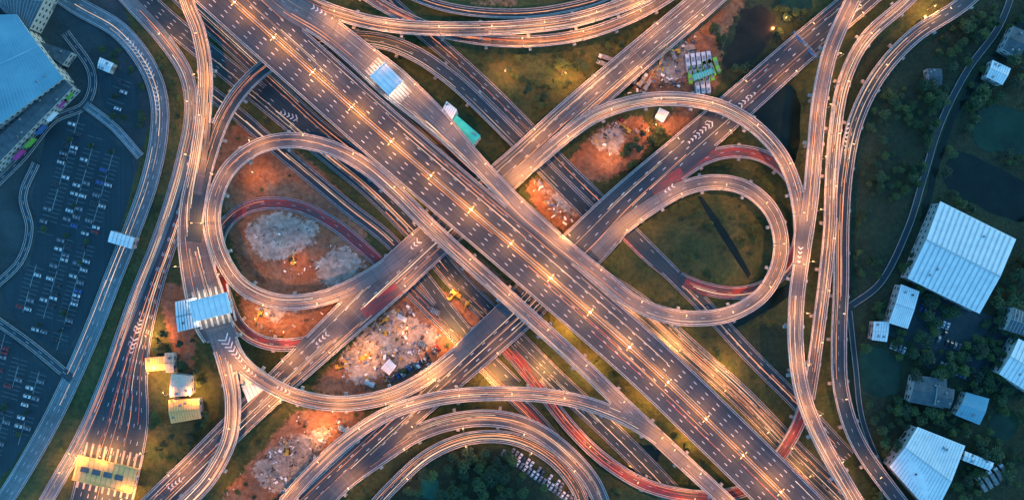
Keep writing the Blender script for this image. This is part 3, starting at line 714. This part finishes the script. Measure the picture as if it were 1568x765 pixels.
# ------------------------------------------------------------ chevrons
def chev(px0,py0,px1,py1,w0,w1,flip=1,gap=2.6):
    z=deck_z((px0+px1)/2,(py0+py1)/2)+.06; mb=MB()
    a=Vector(P(px0,py0,z));b_=Vector(P(px1,py1,z));d=b_-a;l=d.length;d.normalize();nn=Vector((-d.y,d.x,0))
    k=int(l/gap)
    for i in range(k):
        t=i/k; w_=(w0*(1-t)+w1*t)*S/2; c_=a+d*(i*gap); c_.z=z
        for s in(1,-1):
            e=c_+nn*w_*s-d*flip*w_*.8; th=d*.85
            mb.face([tuple(c_),tuple(c_+th),tuple(e+th),tuple(e)] if s>0 else [tuple(e),tuple(e+th),tuple(c_+th),tuple(c_)],'paint')
    mb.obj('road_markings')
for c_ in [(195,60,222,95,6,10),(222,95,238,130,10,10),(238,135,243,175,9,6),(430,172,462,185,4,12),(480,12,505,26,8,3),(345,520,375,560,18,5),(375,562,400,582,6,4),(425,592,452,606,4,8),(640,370,625,385,10,3),(500,512,480,530,8,3),(1055,218,1095,183,4,10),(1135,160,1165,135,8,3),(1030,285,1010,300,7,2),(1298,190,1293,240,6,2),(1226,380,1222,410,7,3),(215,490,205,520,6,12),(205,520,198,550,12,5),(275,735,250,752,8,3)]: chev(*c_)
# ------------------------------------------------------------ trees
def treemesh(seed,Hh,Rr_,mat,clumps,leaf):
    rnd=random.Random(seed); mb=MB()
    mb.beam((0,0,-.2),(0,0,Hh*.5),.28,.16,'bark',7)
    lobes=[]
    for i in range(7):
        a=i*0.9+rnd.random(); rr=Rr_*rnd.uniform(.35,.65); zz=Hh*rnd.uniform(.5,.85)
        e=(math.cos(a)*rr,math.sin(a)*rr,zz); lobes.append((e,Rr_*rnd.uniform(.3,.55))); mb.beam((0,0,Hh*.38),e,.13,.04,'bark',5)
    lobes.append(((0,0,Hh*.8),Rr_*.5))
    for i in range(clumps):
        (cx_,cy_,cz_),rr=rnd.choice(lobes)
        v=Vector((rnd.gauss(0,1),rnd.gauss(0,1),rnd.gauss(0,.8))); v.normalize(); v*=rr*rnd.uniform(.6,1.1); c_=Vector((cx_,cy_,cz_))+v
        for k in range(4):
            o=c_+Vector((rnd.gauss(0,.3),rnd.gauss(0,.3),rnd.gauss(0,.25))); s=leaf*rnd.uniform(.6,1.3)
            u=Vector((rnd.gauss(0,1),rnd.gauss(0,1),rnd.gauss(0,.45))).normalized(); w_=u.cross(Vector((rnd.gauss(0,.5),rnd.gauss(0,.5),1))).normalized()
            mb.face([tuple(o-u*s),tuple(o-w_*s*.5),tuple(o+u*s),tuple(o+w_*s*.5)],mat)
    return mb.mesh('tree')
TR=[treemesh(i,rh,rr,'leaf' if i%2 else 'leafd',190,.42) for i,(rh,rr) in enumerate([(8,3.6),(7,3.0),(9,4.0),(6,3.0),(8,2.6)])]
BU=[treemesh(20+i,2.2,1.6,'leaf' if i else 'leafd',70,.32) for i in range(3)]
cnt=0
def scatter(gname,poly,dens,meshes,s0,s1,clump=True):
    global cnt
    E=empty(gname); xs=[q[0] for q in poly];ys=[q[1] for q in poly]
    area=(max(xs)-min(xs))*(max(ys)-min(ys))*S*S; n=int(area*dens/1000)
    X_=np.random.uniform(min(xs),max(xs),n);Y_=np.random.uniform(min(ys),max(ys),n); k=inpoly(poly,X_,Y_)
    for x,y in zip(X_[k],Y_[k]):
        i=int((x-RX0)/2);j=int((y-RY0)/2)
        if not(0<=i<RW and 0<=j<RH) or occ[j,i]>.3: continue
        if clump and rn2[j,i]<random.uniform(-1.0,.6): continue
        o=bpy.data.objects.new('tree_instance',random.choice(meshes)); q=P(x,y); o.location=(q[0],q[1],0); o.rotation_euler=(0,0,random.random()*6.28); s=random.uniform(s0,s1); o.scale=(s,s,s*random.uniform(.8,1.1))
        scene.collection.objects.link(o); o.parent=E; cnt+=1
scatter('woodland_trees',[(1370,60),(1440,60),(1500,0),(1600,-20),(1600,780),(1330,780),(1310,560),(1340,440),(1380,300),(1420,190)],36,TR,.5,1.2)
scatter('woodland_trees',[(1310,200),(1400,120),(1400,280),(1340,420),(1300,440)],18,TR,.4,.9)
scatter('woodland_trees',[(610,720),(680,685),(790,690),(860,765),(820,800),(600,800)],28,TR,.7,1.2,clump=False)
scatter('woodland_trees',[(1085,20),(1250,-10),(1220,70),(1150,140),(1090,120)],36,TR,.5,1.0)
scatter('woodland_trees',[(935,235),(1000,190),(1035,215),(960,295)],36,TR,.5,1.0,clump=False)
scatter('roadside_trees',[(240,100),(290,130),(275,260),(235,380),(225,330),(250,230)],24,TR,.4,.7)
scatter('roadside_trees',[(210,500),(300,500),(330,640),(260,760),(215,760),(240,620)],34,TR,.4,.9)
scatter('woodland_trees',[(1140,500),(1215,490),(1215,600),(1130,560)],20,TR,.4,.9)
scatter('roadside_trees',[(660,50),(1000,60),(820,200),(740,160)],9,TR,.4,.9)
scatter('roadside_trees',[(130,30),(200,110),(230,200),(170,190),(150,100)],20,TR,.4,.8)
scatter('roadside_trees',[(1150,100),(1245,90),(1240,300),(1200,200)],20,TR,.4,.8)
scatter('roadside_trees',[(880,560),(1240,640),(1180,765),(1000,765)],10,TR,.4,.8)
scatter('scrub_bushes',[(660,40),(1010,40),(820,220)],26,BU,.6,1.4)
scatter('scrub_bushes',[(980,280),(1210,230),(1200,470),(1000,420)],22,BU,.5,1.4)
scatter('scrub_bushes',[(1290,100),(1400,60),(1560,0),(1560,765),(1310,765)],26,BU,.7,1.7)
scatter('scrub_bushes',[(700,430),(1250,560),(1220,765),(850,765)],26,BU,.5,1.3)
scatter('scrub_bushes',[(310,0),(560,330),(330,330)],6,BU,.5,1)
scatter('scrub_bushes',[(120,20),(300,100),(260,360),(120,765),(60,765),(250,200)],22,BU,.5,1.2)
scatter('scrub_bushes',[(400,470),(720,470),(620,765),(250,765)],8,BU,.5,1.1)
E=empty('parking_lot_trees')
for x,y in ltrees:
    o=bpy.data.objects.new('tree_instance',random.choice(TR)); o.location=P(x,y); o.rotation_euler=(0,0,random.random()*6); s=random.uniform(.35,.65); o.scale=(s,s,s); scene.collection.objects.link(o); o.parent=E
print('trees',cnt,'objs',len(bpy.data.objects))
# ------------------------------------------------------------ world, sun, camera
w=bpy.data.worlds.new('World'); scene.world=w; w.use_nodes=True; nt=w.node_tree
bg=nt.nodes['Background']; sk=nt.nodes.new('ShaderNodeTexSky'); sk.sky_type='NISHITA'; sk.sun_disc=False
sk.sun_elevation=math.radians(6); sk.sun_rotation=math.radians(60); sk.ozone_density=4
mx=nt.nodes.new('ShaderNodeMix'); mx.data_type='RGBA'; mx.blend_type='MULTIPLY'; mx.inputs[0].default_value=1; mx.inputs[7].default_value=(.66,.97,.92,1)
nt.links.new(sk.outputs[0],mx.inputs[6]); nt.links.new(mx.outputs[2],bg.inputs[0]); bg.inputs[1].default_value=.92
sl=bpy.data.lights.new('sun','SUN'); sl.energy=.3; sl.angle=math.radians(20); sl.color=(1,.85,.7)
so=bpy.data.objects.new('sun',sl); so.rotation_euler=(math.radians(84),0,math.radians(-60)+math.pi); scene.collection.objects.link(so)
cd=bpy.data.cameras.new('camera'); cd.sensor_width=36; cd.lens=36*H/(1568*S); cd.clip_end=20000; cd.clip_start=1
co_=bpy.data.objects.new('camera',cd); co_.location=(0,0,H); scene.collection.objects.link(co_); scene.camera=co_
scene.view_settings.view_transform='Standard'; scene.view_settings.look='None'; scene.view_settings.exposure=0
